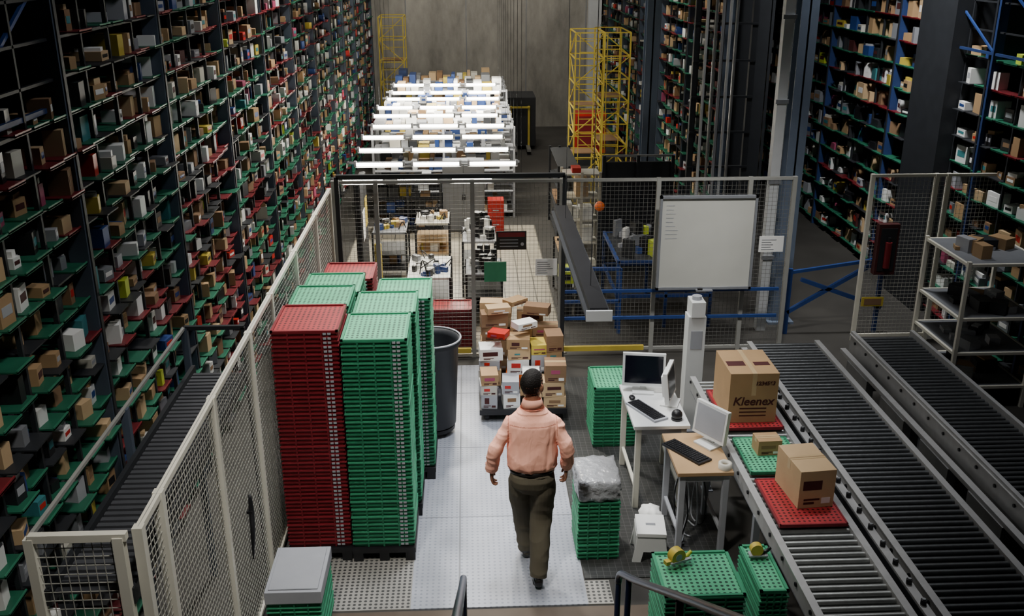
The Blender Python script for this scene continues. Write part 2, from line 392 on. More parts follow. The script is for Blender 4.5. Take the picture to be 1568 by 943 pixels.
ts('green_tray_stack',-.98,-.46,7.66,8.22,.14,1.96,'green',pallet=True)
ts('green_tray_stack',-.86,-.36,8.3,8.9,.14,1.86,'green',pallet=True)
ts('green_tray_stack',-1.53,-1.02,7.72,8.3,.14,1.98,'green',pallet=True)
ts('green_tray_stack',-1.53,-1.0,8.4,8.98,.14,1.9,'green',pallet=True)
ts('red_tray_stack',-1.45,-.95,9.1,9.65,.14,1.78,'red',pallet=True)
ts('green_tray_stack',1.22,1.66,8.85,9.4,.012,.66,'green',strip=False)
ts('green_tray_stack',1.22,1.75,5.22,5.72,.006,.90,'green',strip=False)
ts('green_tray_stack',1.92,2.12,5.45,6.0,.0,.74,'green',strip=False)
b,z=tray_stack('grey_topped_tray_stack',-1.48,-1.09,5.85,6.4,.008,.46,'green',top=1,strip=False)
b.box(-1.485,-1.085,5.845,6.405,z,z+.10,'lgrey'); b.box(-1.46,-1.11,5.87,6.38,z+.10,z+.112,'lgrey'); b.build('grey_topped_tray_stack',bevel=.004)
b,z=tray_stack('wrapped_tray_stack',.85,1.2,6.9,7.35,.012,.58,'green',top=1,strip=False)
def lump(q,p):
    k=max(abs(q.x),abs(q.y),abs(q.z)); p=Vector((q.x/k*.18,q.y/k*.23,q.z/k*.10))*.8+p*.22
    return p*(1+.08*noise.noise(q*4.0)+.06*noise.noise(q*11))
b.ball((1.025,7.125,z+.10),(.18,.23,.10),'wrap',40,lump)
b.build('wrapped_tray_stack')

# ---------------------------------------------------------------- barrel bin
b=MB()
prof=[(.20,.10),(.23,.12),(.27,1.0),(.30,1.02),(.30,1.06),(.275,1.06),(.255,1.0),(.21,.2),(0.001,.2)]
n=32; vs=[(-.40+r*math.cos(2*math.pi*k/n),9.3+r*math.sin(2*math.pi*k/n),z) for r,z in prof for k in range(n)]
fs=[(i*n+k,i*n+(k+1)%n,(i+1)*n+(k+1)%n,(i+1)*n+k) for i in range(len(prof)-1) for k in range(n)]
b.add(vs,fs,'dark',True); b.cyl((-.40,9.3,.06),(-.40,9.3,.10),.22,'black',24)
for k in range(4):
    a=k*math.pi/2+.7; b.cyl((-.40+.17*math.cos(a),9.3+.17*math.sin(a)-.012,.036),(-.40+.17*math.cos(a),9.3+.17*math.sin(a)+.012,.036),.024,'black',10)
rim=[(-.40+.295*math.cos(t*math.pi/16),9.3+.295*math.sin(t*math.pi/16),1.07) for t in range(33)]
for i in range(32): b.cyl(rim[i],rim[i+1],.010,'lgrey',6)
b.build('trash_barrel')

# ---------------------------------------------------------------- cart loaded with cartons
random.seed(29)
b=MB(); b.box(.08,1.02,9.45,10.5,.10,.16,'black')
for x in(.16,.94):
    for y in (9.55,10.4): b.cyl((x-.02,y,.05),(x+.02,y,.05),.05,'black',12); b.box(x-.03,x+.03,y-.03,y+.03,.08,.10,'black')
b.build('platform_cart')
b=MB()
rows=[(9.60,[(.19,.19,'w'),(.40,.20,'w'),(.63,.21,'r'),(.88,.24,'t')],[.48,.36,.46,.58]),(9.90,[(.22,.25,'w'),(.50,.26,'r'),(.72,.17,'w'),(.91,.19,'t')],[.66,.76,.62,.78]),(10.18,[(.25,.30,'t'),(.55,.26,'t'),(.85,.3,'t')],[.86,.80,.74]),(10.38,[(.30,.36,'t'),(.68,.30,'t')],[.92,.84])]
PM={'w':['paper','tan2','lgrey','cream','yellow','tan','paper'],'r':['redb','paper','tan2','orange','redb','tan'],'t':['tan','tan3','tan3','tan2','tan','tan3']}
for y,cols,hs in rows:
    for (x,wd,kk),ht in zip(cols,hs):
        z=.162; top=.162+ht-.06
        while z<top-.06:
            h=min(U(.10,.20),top-z+.05)
            mt=random.choice(PM[kk])
            b.carton(x+U(-.02,.02),y,z,wd-.03*R(),.24 if y<10 else .18,h,U(-.10,.10),mt,tape=mt[:3]=='tan' and R()<.6); z+=h+.003
for (x,y,z,w,h,a,mt) in ((.58,9.93,.92,.24,.07,.5,'paper'),(.30,10.15,1.02,.26,.07,.2,'tan2'),(.74,10.2,.98,.28,.10,-.3,'tan3'),(.30,9.88,.84,.20,.06,-.4,'redb'),(.5,10.32,1.06,.24,.05,.7,'tan')): b.carton(x,y,z,w,.16,h,a,mt,tape=False)
b.build('carton_pile')

# ---------------------------------------------------------------- work desks and computers
def desk(name,x0,x1,y0,y1,z,top,legs,clutter=None):
    b=MB(); b.box(x0,x1,y0,y1,z-.035,z,top); b.box(x0+.03,x1-.03,y0+.03,y0+.05,z-.10,z-.035,'lgrey'); b.box(x0+.03,x1-.03,y1-.05,y1-.03,z-.10,z-.035,'lgrey')
    for x in (x0+.05,x1-.05):
        for y in (y0+.05,y1-.05): b.beam((x,y,.01),(x,y,z-.035),.05,legs)
        b.beam((x,y0+.05,.2),(x,y1-.05,.2),.03,legs)
    b.build(name,bevel=.004)
desk('white_desk',1.42,1.92,7.66,8.55,.85,'white','cream')
desk('wooden_desk',1.66,2.12,6.92,7.62,.80,'wood','lgrey')
def monitor(name,x,y,z,w,h,yaw,fm='white',tilt=-.12,screen='screen'):
    b=MB(); b.M=Matrix.Translation((x,y,z))@Matrix.Rotation(yaw,4,'Z')
    b.box(-.10,.10,-.08,.08,0,.015,fm); b.box(-.03,.03,.02,.05,.015,.14,fm)
    b.M=b.M@Matrix.Translation((0,0,.06))@Matrix.Rotation(tilt,4,'X')
    b.box(-w/2,w/2,-.02,.02,0,h,fm); b.box(-w/2+.06,w/2-.06,.02,.05,.05,h-.05,fm)
    b.box(-w/2+.022,w/2-.022,-.022,-.02,.03,h-.022,screen)
    return b.build(name,bevel=.003)
monitor('computer_monitor',1.62,8.38,.851,.40,.32,-.15)
monitor('computer_monitor',1.83,8.12,.851,.36,.30,1.2)
monitor('computer_monitor',2.02,7.40,.801,.36,.30,-1.0,screen='lgrey')
def keyboard(name,x,y,z,yaw,m='lgrey'):
    b=MB(); b.M=Matrix.Translation((x,y,z))@Matrix.Rotation(yaw,4,'Z'); b.box(-.22,.22,-.075,.075,0,.018,m)
    for i in range(14):
        for j in range(5): b.box(-.205+i*.029,-.182+i*.029,-.062+j*.025,-.042+j*.025,.018,.026,'black')
    b.build(name)
keyboard('computer_keyboard',1.58,7.95,.851,-1.1)
keyboard('computer_keyboard',1.80,7.26,.801,-1.0,'black')
b=MB(); b.ball((1.49,8.22,.868),(.03,.045,.018),'black'); b.build('computer_mouse')
b=MB(); b.ball((1.82,7.78,.90),(.05,.05,.05),'black'); b.cyl((1.82,7.78,.851),(1.82,7.78,.87),.05,'black'); b.build('barcode_scanner')
def roll(name,x,y,z,r,h,m,ri=.03):
    b=MB(); n=20; prof=[(r,0),(r,h),(ri,h),(ri,0),(r,0)]
    vs=[(x+q*math.cos(2*math.pi*k/n),y+q*math.sin(2*math.pi*k/n),z+zz) for q,zz in prof for k in range(n)]
    b.add(vs,[(i*n+k,i*n+(k+1)%n,(i+1)*n+(k+1)%n,(i+1)*n+k) for i in range(4) for k in range(n)],m,True); b.build(name)
roll('tape_roll',2.06,6.99,.801,.055,.05,'cream')
b=MB()
random.seed(5)
for i in range(9):
    x=U(1.76,2.02);y=U(7.02,7.5); b.tube([(x,y,U(.45,.6)),(x+U(-.04,.04),y+U(-.05,.05),.3),(x+U(-.03,.03),y+U(-.05,.05),.05),(x+U(-.08,.05),y+U(-.08,.08),.02)],[.007]*4,random.choice(['black','grey','lgrey']),6)
b.build('cable_tangle')
b=MB(); b.box(2.2,2.38,9.15,9.33,0,1.3,'white'); b.box(2.22,2.36,9.13,9.35,1.3,1.46,'white'); b.cyl((2.29,9.24,1.46),(2.29,9.24,1.50),.05,'lgrey'); b.box(2.17,2.41,9.1,9.38,0,.04,'grey')
b.box(2.23,2.35,9.146,9.15,.95,1.15,'lgrey'); b.build('white_equipment_pedestal',bevel=.01)
b=MB(); b.M=Matrix.Translation((1.47,6.98,0.011))@Matrix.Rotation(-.1,4,'Z')
def trap(x0,x1,y,z0,z1,ins,t): 
    b.add([(x0,y,z0),(x0+.07,y,z0),(x0+.09,y,z0+.10),(x1-.09,y,z0+.10),(x1-.07,y,z0),(x1,y,z0),(x1-ins,y,z1),(x0+ins,y,z1)]+[(x0,y+t,z0),(x0+.07,y+t,z0),(x0+.09,y+t,z0+.10),(x1-.09,y+t,z0+.10),(x1-.07,y+t,z0),(x1,y+t,z0),(x1-ins,y+t,z1),(x0+ins,y+t,z1)],
     [(0,1,2,7),(2,3,6,7),(3,4,5,6),(15,10,9,8),(15,14,11,10),(14,13,12,11)]+[(i+8,(i+1)%8+8,(i+1)%8,i) for i in range(8)],'white')
trap(-.15,.15,-.14,0,.26,.04,.02); trap(-.15,.15,.12,0,.26,.04,.02)
b.box(-.12,.12,-.15,.15,.25,.28,'white'); b.box(-.125,-.10,-.13,.13,.05,.25,'white'); b.box(.10,.125,-.13,.13,.05,.25,'white'); b.box(-.04,.04,-.015,.015,.281,.283,'grey')
b.build('step_stool')
b=MB(); b.M=Matrix.Translation((1.36,5.56,.90))@Matrix.Rotation(.4,4,'Z')
b.cyl((0,-.03,.06),(0,.03,.06),.055,'yellow',18); b.cyl((0,-.032,.06),(0,.032,.06),.025,'lgrey',12); b.box(-.06,.10,-.035,.035,0.015,.03,'lgrey'); b.tube([(.03,0,.02),(.08,0,.03),(.12,0,.06)],[.014,.014,.012],'lime',8); b.box(-.09,-.02,-.02,.02,.012,.04,'yellow'); b.build('tape_dispenser')
b=MB(); b.M=Matrix.Translation((2.0,5.85,.745)); b.cyl((0,-.025,.05),(0,.025,.05),.045,'yellow',18); b.box(-.05,.08,-.03,.03,0,.012,'lgrey'); b.tube([(.02,0,.02),(.07,0,.03),(.1,0,.06)],[.014,.014,.012],'black',8); b.build('tape_dispenser')
b=MB(); b.ball((1.56,7.42,.10),(.10,.13,.09),'paper',24,lambda q,p:p*(1+.25*noise.noise(q*3))); b.build('plastic_bag')

# ---------------------------------------------------------------- conveyors
def conveyor(name,x0,x1,y0,y1,z,rm,fr='alu',sp=.075,r=.024,side=.12,legs=True,guard=0):
    b=MB()
    for x,sx in ((x0,-1),(x1,1)):
        xa,xb=(x-.04,x) if sx<0 else (x,x+.04)
        b.box(xa,xb,y0,y1,z-side,z+.02,fr); b.box(xa-(.015 if sx<0 else 0),xb+(0 if sx<0 else .015),y0,y1,z+.02,z+.032,fr)
        b.box(xa,xb,y0,y1,z-side-.012,z-side,'grey')
        if guard: b.box(xa,xb,y0,y1,z+.03,z+guard,fr)
        yy=y0+.2
        while yy<y1: b.cyl((x+sx*.04,yy,z-.03),(x+sx*.052,yy,z-.03),.016,'black',8); yy+=.3
    y=y0+.04
    while y<y1-.02: b.cyl((x0,y,z-.01),(x1,y,z-.01),r,rm,8); y+=sp
    if legs:
        y=y0+.3
        while y<y1:
            for x in (x0-.02,x1+.02): b.beam((x,y,0),(x,y,z-side),.05,'grey'); b.box(x-.05,x+.05,y-.05,y+.05,0,.01,'grey')
            b.beam((x0,y,.3),(x1,y,.3),.04,'grey'); y+=1.5
    b.box(x0+.02,x1-.02,y0,y1,z-side-.02,z-side,'black')
    return b.build(name)
conveyor('roller_conveyor',2.22,2.76,3.2,8.8,.775,'roller2')
conveyor('roller_conveyor',3.05,3.74,3.0,9.75,.75,'roller',side=.14)
conveyor('roller_conveyor',4.22,4.84,3.2,9.85,.78,'roller',side=.2,guard=.06)
b=MB()
b.box(2.86,2.93,3.2,9.5,.60,.80,'dark'); b.box(2.865,2.925,3.2,9.5,.80,.815,'alu')
y=3.4
while y<9.5: b.cyl((2.895,y,.815),(2.895,y,.85),.02,'black',10); b.cyl((2.895,y,.85),(2.895,y,.858),.012,'steel',8); y+=.22
for y in (3.6,5.6,7.6,9.4): b.beam((2.895,y,0),(2.895,y,.6),.05,'grey')
b.build('conveyor_guide_rail')
b=MB()
for y in [3.6+i*.9 for i in range(7)]: b.box(4.05,4.13,y,y+.55,.42,.62,'steel')
b.box(4.06,4.12,3.4,9.8,.40,.44,'dark'); b.box(4.06,4.12,3.4,9.8,.62,.66,'alu')
for y in (3.6,6,8.4,9.7): b.beam((4.09,y,0),(4.09,y,.4),.05,'grey')
b.build('conveyor_side_guard')
def tray(name,x0,x1,y0,y1,z,c,ang=0):
    b=MB(); w=x1-x0;d=y1-y0; b.M=Matrix.Translation(((x0+x1)/2,(y0+y1)/2,z))@Matrix.Rotation(ang,4,'Z')
    b.box(-w/2,w/2,-d/2,d/2,0,.022,c); b.box(-w/2+.015,w/2-.015,-d/2+.015,d/2-.015,.022,.0235,c+'_dots')
    for a in ((-w/2,w/2,-d/2,-d/2+.012),(-w/2,w/2,d/2-.012,d/2),(-w/2,-w/2+.012,-d/2,d/2),(w/2-.012,w/2,-d/2,d/2)): b.box(*a,.022,.026,c+'_l')
    b.build(name)
tray('red_tray',2.235,2.745,6.08,6.75,.812,'red',.0)
tray('green_tray',2.235,2.70,6.85,7.45,.812,'green')
tray('red_tray',2.235,2.745,7.62,8.42,.812,'red')
b=MB(); b.carton(2.55,6.52,.838,.28,.43,.31,.10,'tan2'); b.build('cardboard_carton')
b=MB(); b.carton(2.46,7.2,.838,.20,.16,.13,.05,'tan'); b.build('cardboard_carton')
par=bpy.data.objects.new('tissue_carton',None); COL.objects.link(par)
b=MB(); b.box(2.26,2.69,7.72,8.26,.839,1.31,'tan'); b.box(2.455,2.495,7.719,8.261,1.1,1.312,'tape')
b.box(2.28,2.44,7.9,8.0,1.31,1.3115,'ink'); b.box(2.52,2.66,7.9,7.98,1.31,1.3115,'ink')
for i in range(3): b.box(2.36,2.60,7.7185,7.72,.90+i*.035,.912+i*.035,'ink')
b.build('carton_body',par)
def text(s,size,loc,rot,mt,parent):
    c=bpy.data.curves.new('lettering','FONT'); c.body=s; c.size=size; c.extrude=.0005; c.align_x='CENTER'; c.offset=.002; c.shear=.2; c.materials.append(M[mt])
    o=bpy.data.objects.new('lettering',c); COL.objects.link(o); o.location=loc; o.rotation_euler=rot; o.parent=parent
text('Kleenex',.11,(2.475,7.7175,1.01),(math.pi/2,0,0),'ink',par)
text('1234563',.05,(2.57,7.7175,1.20),(math.pi/2,0,0),'ink',par)

# ---------------------------------------------------------------- whiteboard
b=MB(); b.box(2.26,3.38,11.12,11.14,.93,2.05,'board')
for a in ((2.24,3.40,2.04,2.07),(2.24,3.40,.91,.94),(2.24,2.27,.91,2.07),(3.37,3.40,.91,2.07)): b.box(a[0],a[1],11.10,11.15,a[2],a[3],'grey')
b.box(2.72,2.92,11.04,11.11,.905,.92,'grey'); b.box(2.74,2.80,11.05,11.08,.92,.94,'black')
random.seed(4)
for i in range(9): b.box(2.32,2.32+U(.08,.16),11.118,11.12,1.95-i*.05,1.957-i*.05,'lgrey')
b.box(2.4,2.42,11.14,11.26,1.9,1.93,'grey'); b.box(3.2,3.22,11.14,11.26,1.9,1.93,'grey')
b.build('whiteboard')

# ---------------------------------------------------------------- lamps
random.seed(11)
for i in range(10):
    y=11.75+i*.98+U(-.08,.08); b=MB(); z=2.14
    sh=U(-.07,.07) if i else 0
    for k in range(3):
        x0=-1.52+sh+k*(.74 if i else .66); ln=.60 if i else .48
        b.cyl((x0,y,z),(x0+ln,y,z),.018,'tube',8)
        b.box(x0-.03,x0,y-.03,y+.05,z-.03,z+.04,'lgrey'); b.box(x0+ln,x0+ln+.03,y-.03,y+.05,z-.03,z+.04,'lgrey')
        b.box(x0-.03,x0+ln+.03,y+.03,y+.055,z-.05,z-.01,'white')
    b.box(-1.6,.68,y+.16,y+.18,z-.03,z+.0,'grey')
    for x in (-1.57,.65): b.beam((x,y+.17,z),(x,y+.17,4.6),.005,'dark')
    b.build('fluorescent_lamp')
b=MB(); b.box(.86,.99,6.6,9.6,2.30,2.36,'black'); b.box(.83,1.02,6.58,9.62,2.28,2.30,'dark'); b.box(.83,1.02,6.56,6.58,2.27,2.35,'palegrey')
for x in (.88,.97): b.cyl((x,6.65,2.265),(x,9.55,2.265),.014,'lamp',8)
for y in (7.1,9.1): b.beam((.925,y,2.36),(.925,y,5.6),.005,'dark')
b.build('pendant_strip_lamp')
b=MB(); b.beam((-1.5,11.0,2.36),(1.1,11.0,2.36),.05,'dark'); b.beam((-1.5,11.0,0),(-1.5,11.0,2.36),.05,'dark'); b.beam((1.1,11.0,0),(1.1,11.0,2.36),.05,'dark'); b.build('gantry_frame')

# ---------------------------------------------------------------- lit shelving beyond the workshop
def shelving(name,x0,x1,y0,y1,h,n,mt,items,fill=.85,seed=1):
    random.seed(seed); b=MB()
    for x in (x0,(x0+x1)/2,x1):
        for y in (y0,y1): b.beam((x,y,0),(x,y,h),.04,mt)
    for k in range(n):
        z=.12+(h-.15)*k/(n-1); b.box(x0,x1,y0,y1,z-.02,z,mt)
        x=x0+.04
        gap=(h-.15)/(n-1)-.05
        while x<x1-.22:
            w=U(.06,.2)
            if R()<fill: 
                d=(y1-y0)*U(.4,.9); o=U(0,(y1-y0)*.95-d); b.box(x,x+w,y0+.02+o,y0+.02+o+d,z+.001,z+min(gap,U(.05,.26)),random.choice(items))
            x+=w+.015
    b.build(name)
BR=['paper','paper','paper','white','tan2','blue','blue','cream','tan','tan2','lgrey','dblue','grey','yellow','tan3','dark']
for i,y in enumerate((18.0,18.9,19.8,20.7,21.6,22.5,23.4)):
    shelving('parts_shelving',-1.75+.02*i,.85,y,y+.6,1.72 if y<21 else 1.9,5,'lgrey',BR,seed=30+i)
shelving('bin_shelving',-1.65,-.5,16.9,17.35,.95,4,'dark',['dark','grey','tan','yellow','blue','dark'],seed=50)
shelving('paper_shelving',1.45,2.0,14.6,15.0,1.6,5,'cream',['paper','paper','tan2','redb','blue','white'],seed=51)
b=MB(); b.box(-.46,.28,17.0,17.5,.02,1.25,'grey'); b.box(-.46,-.095,16.98,17.0,.05,1.22,'grey'); b.box(-.085,.28,16.98,17.0,.05,1.22,'grey'); b.box(-.12,-.10,16.96,16.98,.6,.7,'black'); b.box(-.08,-.06,16.96,16.98,.6,.7,'black'); b.build('metal_cabinet',bevel=.006)
b=MB(); b.box(.33,.62,16.9,17.2,0.012,.6,'redb'); b.box(.35,.60,16.88,16.9,.05,.28,'redb'); b.box(.35,.60,16.88,16.9,.31,.55,'redb'); b.box(.42,.53,16.86,16.88,.42,.44,'steel'); b.box(.42,.53,16.86,16.88,.16,.18,'steel'); b.build('red_tool_cabinet',bevel=.006)
def cart(name,x0,x1,y0,y1,h,items,seed,top='cream',mid='wood',n=12,hh=.12):
    random.seed(seed); b=MB()
    for x in (x0,x1):
        for y in (y0,y1): b.beam((x,y,.08),(x,y,h),.03,'dark'); b.cyl((x-.015,y,.052),(x+.015,y,.052),.04,'black',10)
    b.box(x0,x1,y0,y1,h-.03,h,top); b.box(x0,x1,y0,y1,.2,.23,mid); b.box(x0,x1,y0,y1,h*.55,h*.55+.02,mid)
    for i in range(n):
        w=U(.03,.13);d=U(.03,.13); b.rbox(U(x0+.08,x1-.08),U(y0+.08,y1-.08),h,w,d,U(.02,hh),U(0,3),random.choice(items))
    for i in range(6): b.rbox(U(x0+.1,x1-.1),U(y0+.1,y1-.1),.23,.12,.14,U(.08,.18),U(-.3,.3),random.choice(items))
    for i in range(5):
        x=U(x0+.05,x1-.05);y=U(y0+.05,y1-.05); b.tube([(x,y,h+.01),(x+U(-.1,.1),y+U(-.1,.1),h+U(.05,.2)),(x+U(-.15,.15),y+U(-.1,.1),h+.02)],[.008]*3,'black',6)
    b.build(name)
cart('utility_cart',-.85,-.32,15.0,15.7,.72,['tan','dark','paper','yellow'],61,'cream','tan2')
cart('white_work_table',-.82,-.26,12.15,13.1,.76,['black','black','blue','white','grey'],62,'paper','grey',18)
cart('electronics_bench',-.05,.42,12.3,13.0,.75,['black','black','paper','grey','dark'],63,'grey','dark',26,.25)
cart('electronics_bench',-.1,.38,13.5,14.3,.85,['black','black','paper','grey','white'],64,'lgrey','dark',26,.3)
cart('tool_bench',-1.45,-.95,14.2,14.9,.8,['black','blue','tan','grey','yellow'],65,'grey','dark',16)
cart('tool_bench',1.25,1.6,13.1,13.9,.8,['black','tan','tan2','grey','paper'],66,'wood','dark',16,.3)
ts('red_tray_stack',-.48,.02,11.55,11.95,.014,.55,'red',strip=False)
b=MB(); b.cyl((-1.25,12.9,0.012),(-1.25,12.9,1.0),.05,'yellow',14); b.ball((-1.25,12.9,1.0),(.05,.05,.03),'yellow',12); b.cyl((-1.25,12.9,.012),(-1.25,12.9,.03),.1,'yellow',14); b.build('safety_bollard')
b=MB(); b.box(-1.5,-1.42,12.6,13.4,.5,1.9,'dark'); b.beam((-1.46,12.6,0.012),(-1.46,12.6,1.9),.05,'dark'); b.beam((-1.46,13.4,.012),(-1.46,13.4,1.9),.05,'dark'); b.box(-1.415,-1.41,12.7,13.0,1.1,1.5,'paper'); b.box(-1.415,-1.41,13.05,13.3,1.2,1.6,'yellow'); b.build('notice_panel')
random.seed(77)
b=MB()
for x in (1.95,2.6,3.2):
    for y in (12.2,13.6): b.beam((x,y,0),(x,y,.95),.04,'blue')
for z in (.45,.92):
    for y in (12.2,13.6): b.beam((1.95,y,z),(3.2,y,z),.04,'blue')
    for x in (1.95,3.2): b.beam((x,12.2,z),(x,13.6,z),.04,'blue')
b.box(1.97,3.18,12.22,13.58,.90,.93,'dark')
for i in range(40): b.rbox(U(2.1,3.05),U(12.35,13.45),.93,U(.04,.2),U(.04,.2),U(.05,.3),U(0,3),random.choice(['paper','lgrey','black','blue','dark','lime','grey','black']))
b.beam((1.2,12.0,.9),(1.95,12.0,.9),.04,'blue'); b.beam((1.2,12.0,.0),(1.2,12.0,.9),.04,'blue'); b.beam((1.2,12.0,.45),(1.95,12.0,.45),.04,'blue'); b.beam((1.95,12.0,.0),(1.95,12.0,.9),.04,'blue')
b.build('blue_conveyor_machine')
b=MB()
for x,c in ((1.3,'lime'),(1.52,'yellow')): b.box(x-.08,x+.08,12.5,12.75,.0,.55,'dark'); b.box(x-.09,x+.09,12.45,12.8,.55,.72,c); b.box(x-.05,x+.05,12.44,12.45,.6,.68,'black')
b.build('yellow_storage_bins')
b=MB(); b.box(2.05,3.1,14.6,14.64,.0,1.75,'dark'); 
for x in (2.05,2.57,3.1): b.beam((x,14.58,0),(x,14.58,1.85),.05,'dark')
b.beam((2.05,14.58,1.85),(3.1,14.58,1.85),.03,'steel'); b.build('dark_screen_partition')
b=MB(); b.ball((1.8,13.1,1.45),.07,'orange'); b.beam((1.8,13.1,0),(1.8,13.1,1.38),.04,'dark'); b.cyl((1.8,13.1,0),(1.8,13.1,.03),.12,'dark'); b.build('orange_beacon')
b=MB(); b.box(1.0,1.7,24.6,25.8,.1,1.3,'dark'); b.box(1.05,1.10,24.5,24.6,.1,1.1,'yellow'); b.box(1.5,1.55,24.5,24.6,.1,1.1,'yellow'); b.box(1.05,1.55,24.45,24.5,1.06,1.1,'yellow'); b.box(1.1,1.2,23.9,24.5,.08,.14,'steel'); b.box(1.45,1.55,23.9,24.5,.08,.14,'steel')
for x in (1.0,1.7): b.cyl((x-.05,25.4,.18),(x+.05,25.4,.18),.18,'black',14)
b.build('forklift')
b=MB(); b.box(2.5,3.2,22.6,23.2,.3,1.2,'redb'); b.box(2.52,3.18,22.58,22.6,.4,.75,'red'); b.box(2.52,3.18,22.58,22.6,.8,1.15,'red'); b.box(2.5,3.2,22.6,23.2,0,.3,'dark'); b.build('red_cabinet')
shelving('parts_shelving',1.5,1.85,16.0,17.8,1.4,4,'dark',['dark','tan3','grey','blue','yellow'],seed=88)

# ---------------------------------------------------------------- white tubular shelving right
random.seed(90); b=MB()
for x in (5.25,6.1):
    for y in (9.6,10.6): b.beam((x,y,0),(x,y,1.7),.04,'post')
for z in (.25,.65,1.05,1.66):
    for y in (9.6,10.6): b.beam((5.25,y,z),(6.1,y,z),.03,'post')
    for x in (5.25,6.1): b.beam((x,9.6,z),(x,10.6,z),.03,'post')
    b.box(5.25,6.1,9.6,10.6,z,z+.012,'grey')
    for i in range(9): b.rbox(U(5.4,5.95),U(9.75,10.45),z+.0125,U(.08,.25),U(.08,.25),U(.03,.16),U(0,3),random.choice(['lgrey','dark','tan','wrap','grey','dark']))
b.build('white_tubular_shelving')
b=MB(); b.box(5.05,5.31,11.45,11.55,.95,1.6,'ink'); b.box(5.08,5.28,11.44,11.45,1.0,1.55,'dark'); b.cyl((5.18,11.42,1.05),(5.18,11.42,1.38),.04,'red',12); b.cyl((5.18,11.42,1.38),(5.18,11.42,1.44),.018,'black',8); b.build('fire_extinguisher_cabinet')
b=MB(); b.box(4.98,5.26,11.53,11.55,.5,.62,'yellow'); b.box(5.01,5.23,11.525,11.53,.52,.60,'tan3'); b.build('warning_sign')

# ---------------------------------------------------------------- stairs with handrails (camera end)
b=MB()
for i in range(17):
    z=.18*(i+1); y=4.95-.29*i; b.box(-.05,.89,y-.30,y,z-.035,z,'dark')
b.beam((-.07,5.0,.1),(-.07,.1,3.05),.03,'navy',.2); b.beam((.91,5.0,.1),(.91,.1,3.05),.03,'navy',.2)
for x in (-.07,.91):
    b.tube([(x,5.2,1.02),(x,5.12,1.14),(x,4.6,1.46),(x,2.8,2.6),(x,.2,4.2)],[.021]*5,'navy',10,ref=(1,0,0))
    b.cyl((x,5.2,0),(x,5.2,1.03),.019,'navy'); b.cyl((x,4.85,.25),(x,4.85,1.3),.019,'navy')
    for y in (3.6,2.2): b.cyl((x,y,(5-y)*.6+.1),(x,y,(5.12-y)*.62+1.13),.019,'navy')
    b.tube([(x,5.2,.6),(x,4.6,.95),(x,.2,3.7)],[.015]*3,'navy',8,ref=(1,0,0))
b.build('metal_staircase')

# ---------------------------------------------------------------- walking man
man=bpy.data.objects.new('walking_man',None); COL.objects.link(man)
MX,MY=.46,6.74
def fabric(name,col,rough,sc,st):
    m,N,L,B=newmat(name); tc=N.new('ShaderNodeTexCoord')
    mp=N.new('ShaderNodeMapping'); mp.inputs['Scale'].default_value=(1,1,.5); mp.inputs['Rotation'].default_value=(0,.5,0); L.new(tc.outputs['Object'],mp.inputs['Vector'])
    n=N.new('ShaderNodeTexNoise'); n.inputs['Scale'].default_value=sc; n.inputs['Detail'].default_value=3; n.inputs['Distortion'].default_value=.8; L.new(mp.outputs[0],n.inputs['Vector'])
    b=N.new('ShaderNodeBump'); b.inputs['Strength'].default_value=st; b.inputs['Distance'].default_value=.02; L.new(n.outputs['Fac'],b.inputs['Height']); L.new(b.outputs['Normal'],B.inputs['Normal'])
    B.inputs['Base Color'].default_value=(*col,1); B.inputs['Specular IOR Level'].default_value=.15
    B.inputs['Roughness'].default_value=rough; return m
M['shirt']=fabric('salmon_shirt_cotton',(1.0,.49,.36),.9,13,.5)
M['seam']=fabric('shirt_seam',(.60,.24,.17),.9,11,.1)
M['pants']=fabric('olive_trouser_wool',(.105,.092,.065),.9,7,.4)
M['skin']=mat('skin',(.27,.12,.07),.5,na=.08)
M['hair']=mat('dark_hair',(.008,.006,.005),.6,ns=60,na=.4,bump=.4,bs=120,spec=.2)
M['shoe']=mat('black_leather',(.012,.011,.010),.3)
b=MB()
def rings(rs,mt,n=32):
    vs=[];
    for (z,cx,cy,rx,ry) in rs:
        for k in range(n):
            t=2*math.pi*k/n; c,s_=math.cos(t),math.sin(t)
            vs.append((cx+rx*math.copysign(abs(c)**.8,c),cy+ry*math.copysign(abs(s_)**.8,s_),z))
    fs=[(i*n+k,i*n+(k+1)%n,(i+1)*n+(k+1)%n,(i+1)*n+k) for i in range(len(rs)-1) for k in range(n)]
    fs.append(tuple(range(n))[::-1]); fs.append(tuple(range(len(vs)-n,len(vs))))
    b.add(vs,fs,mt,True)
rings([(.990,0,0,.155,.112),(1.000,0,0,.176,.134),(1.03,0,0,.196,.152),(1.08,0,0,.198,.152),(1.15,0,.003,.194,.144),(1.22,0,.006,.192,.137),(1.30,0,.008,.194,.132),(1.36,0,.008,.193,.124),(1.41,0,.008,.178,.108),(1.445,0,.012,.142,.092),(1.48,0,.016,.098,.078),(1.51,0,.022,.072,.066),(1.535,0,.027,.062,.060)],'shirt')
rings([(.79,0,.0,.10,.11),(.85,0,-.008,.172,.138),(.91,0,-.012,.180,.146),(.96,0,-.004,.170,.130),(1.01,0,0,.150,.110)],'pants')
for sx,el,wr in ((1,(.266,-.050,1.165),(.272,.045,.955)),(-1,(-.282,-.045,1.175),(-.314,.02,.955))):
    b.tube([(sx*.10,.008,1.405),(sx*.168,.0,1.372),(sx*.210,-.015,1.29),el,(tuple((Vector(el)+Vector(wr))/2+Vector((sx*.004,-.008,0)))),wr],[.046,.056,(.054,.062),(.053,.058),(.052,.056),.047],'shirt',20)
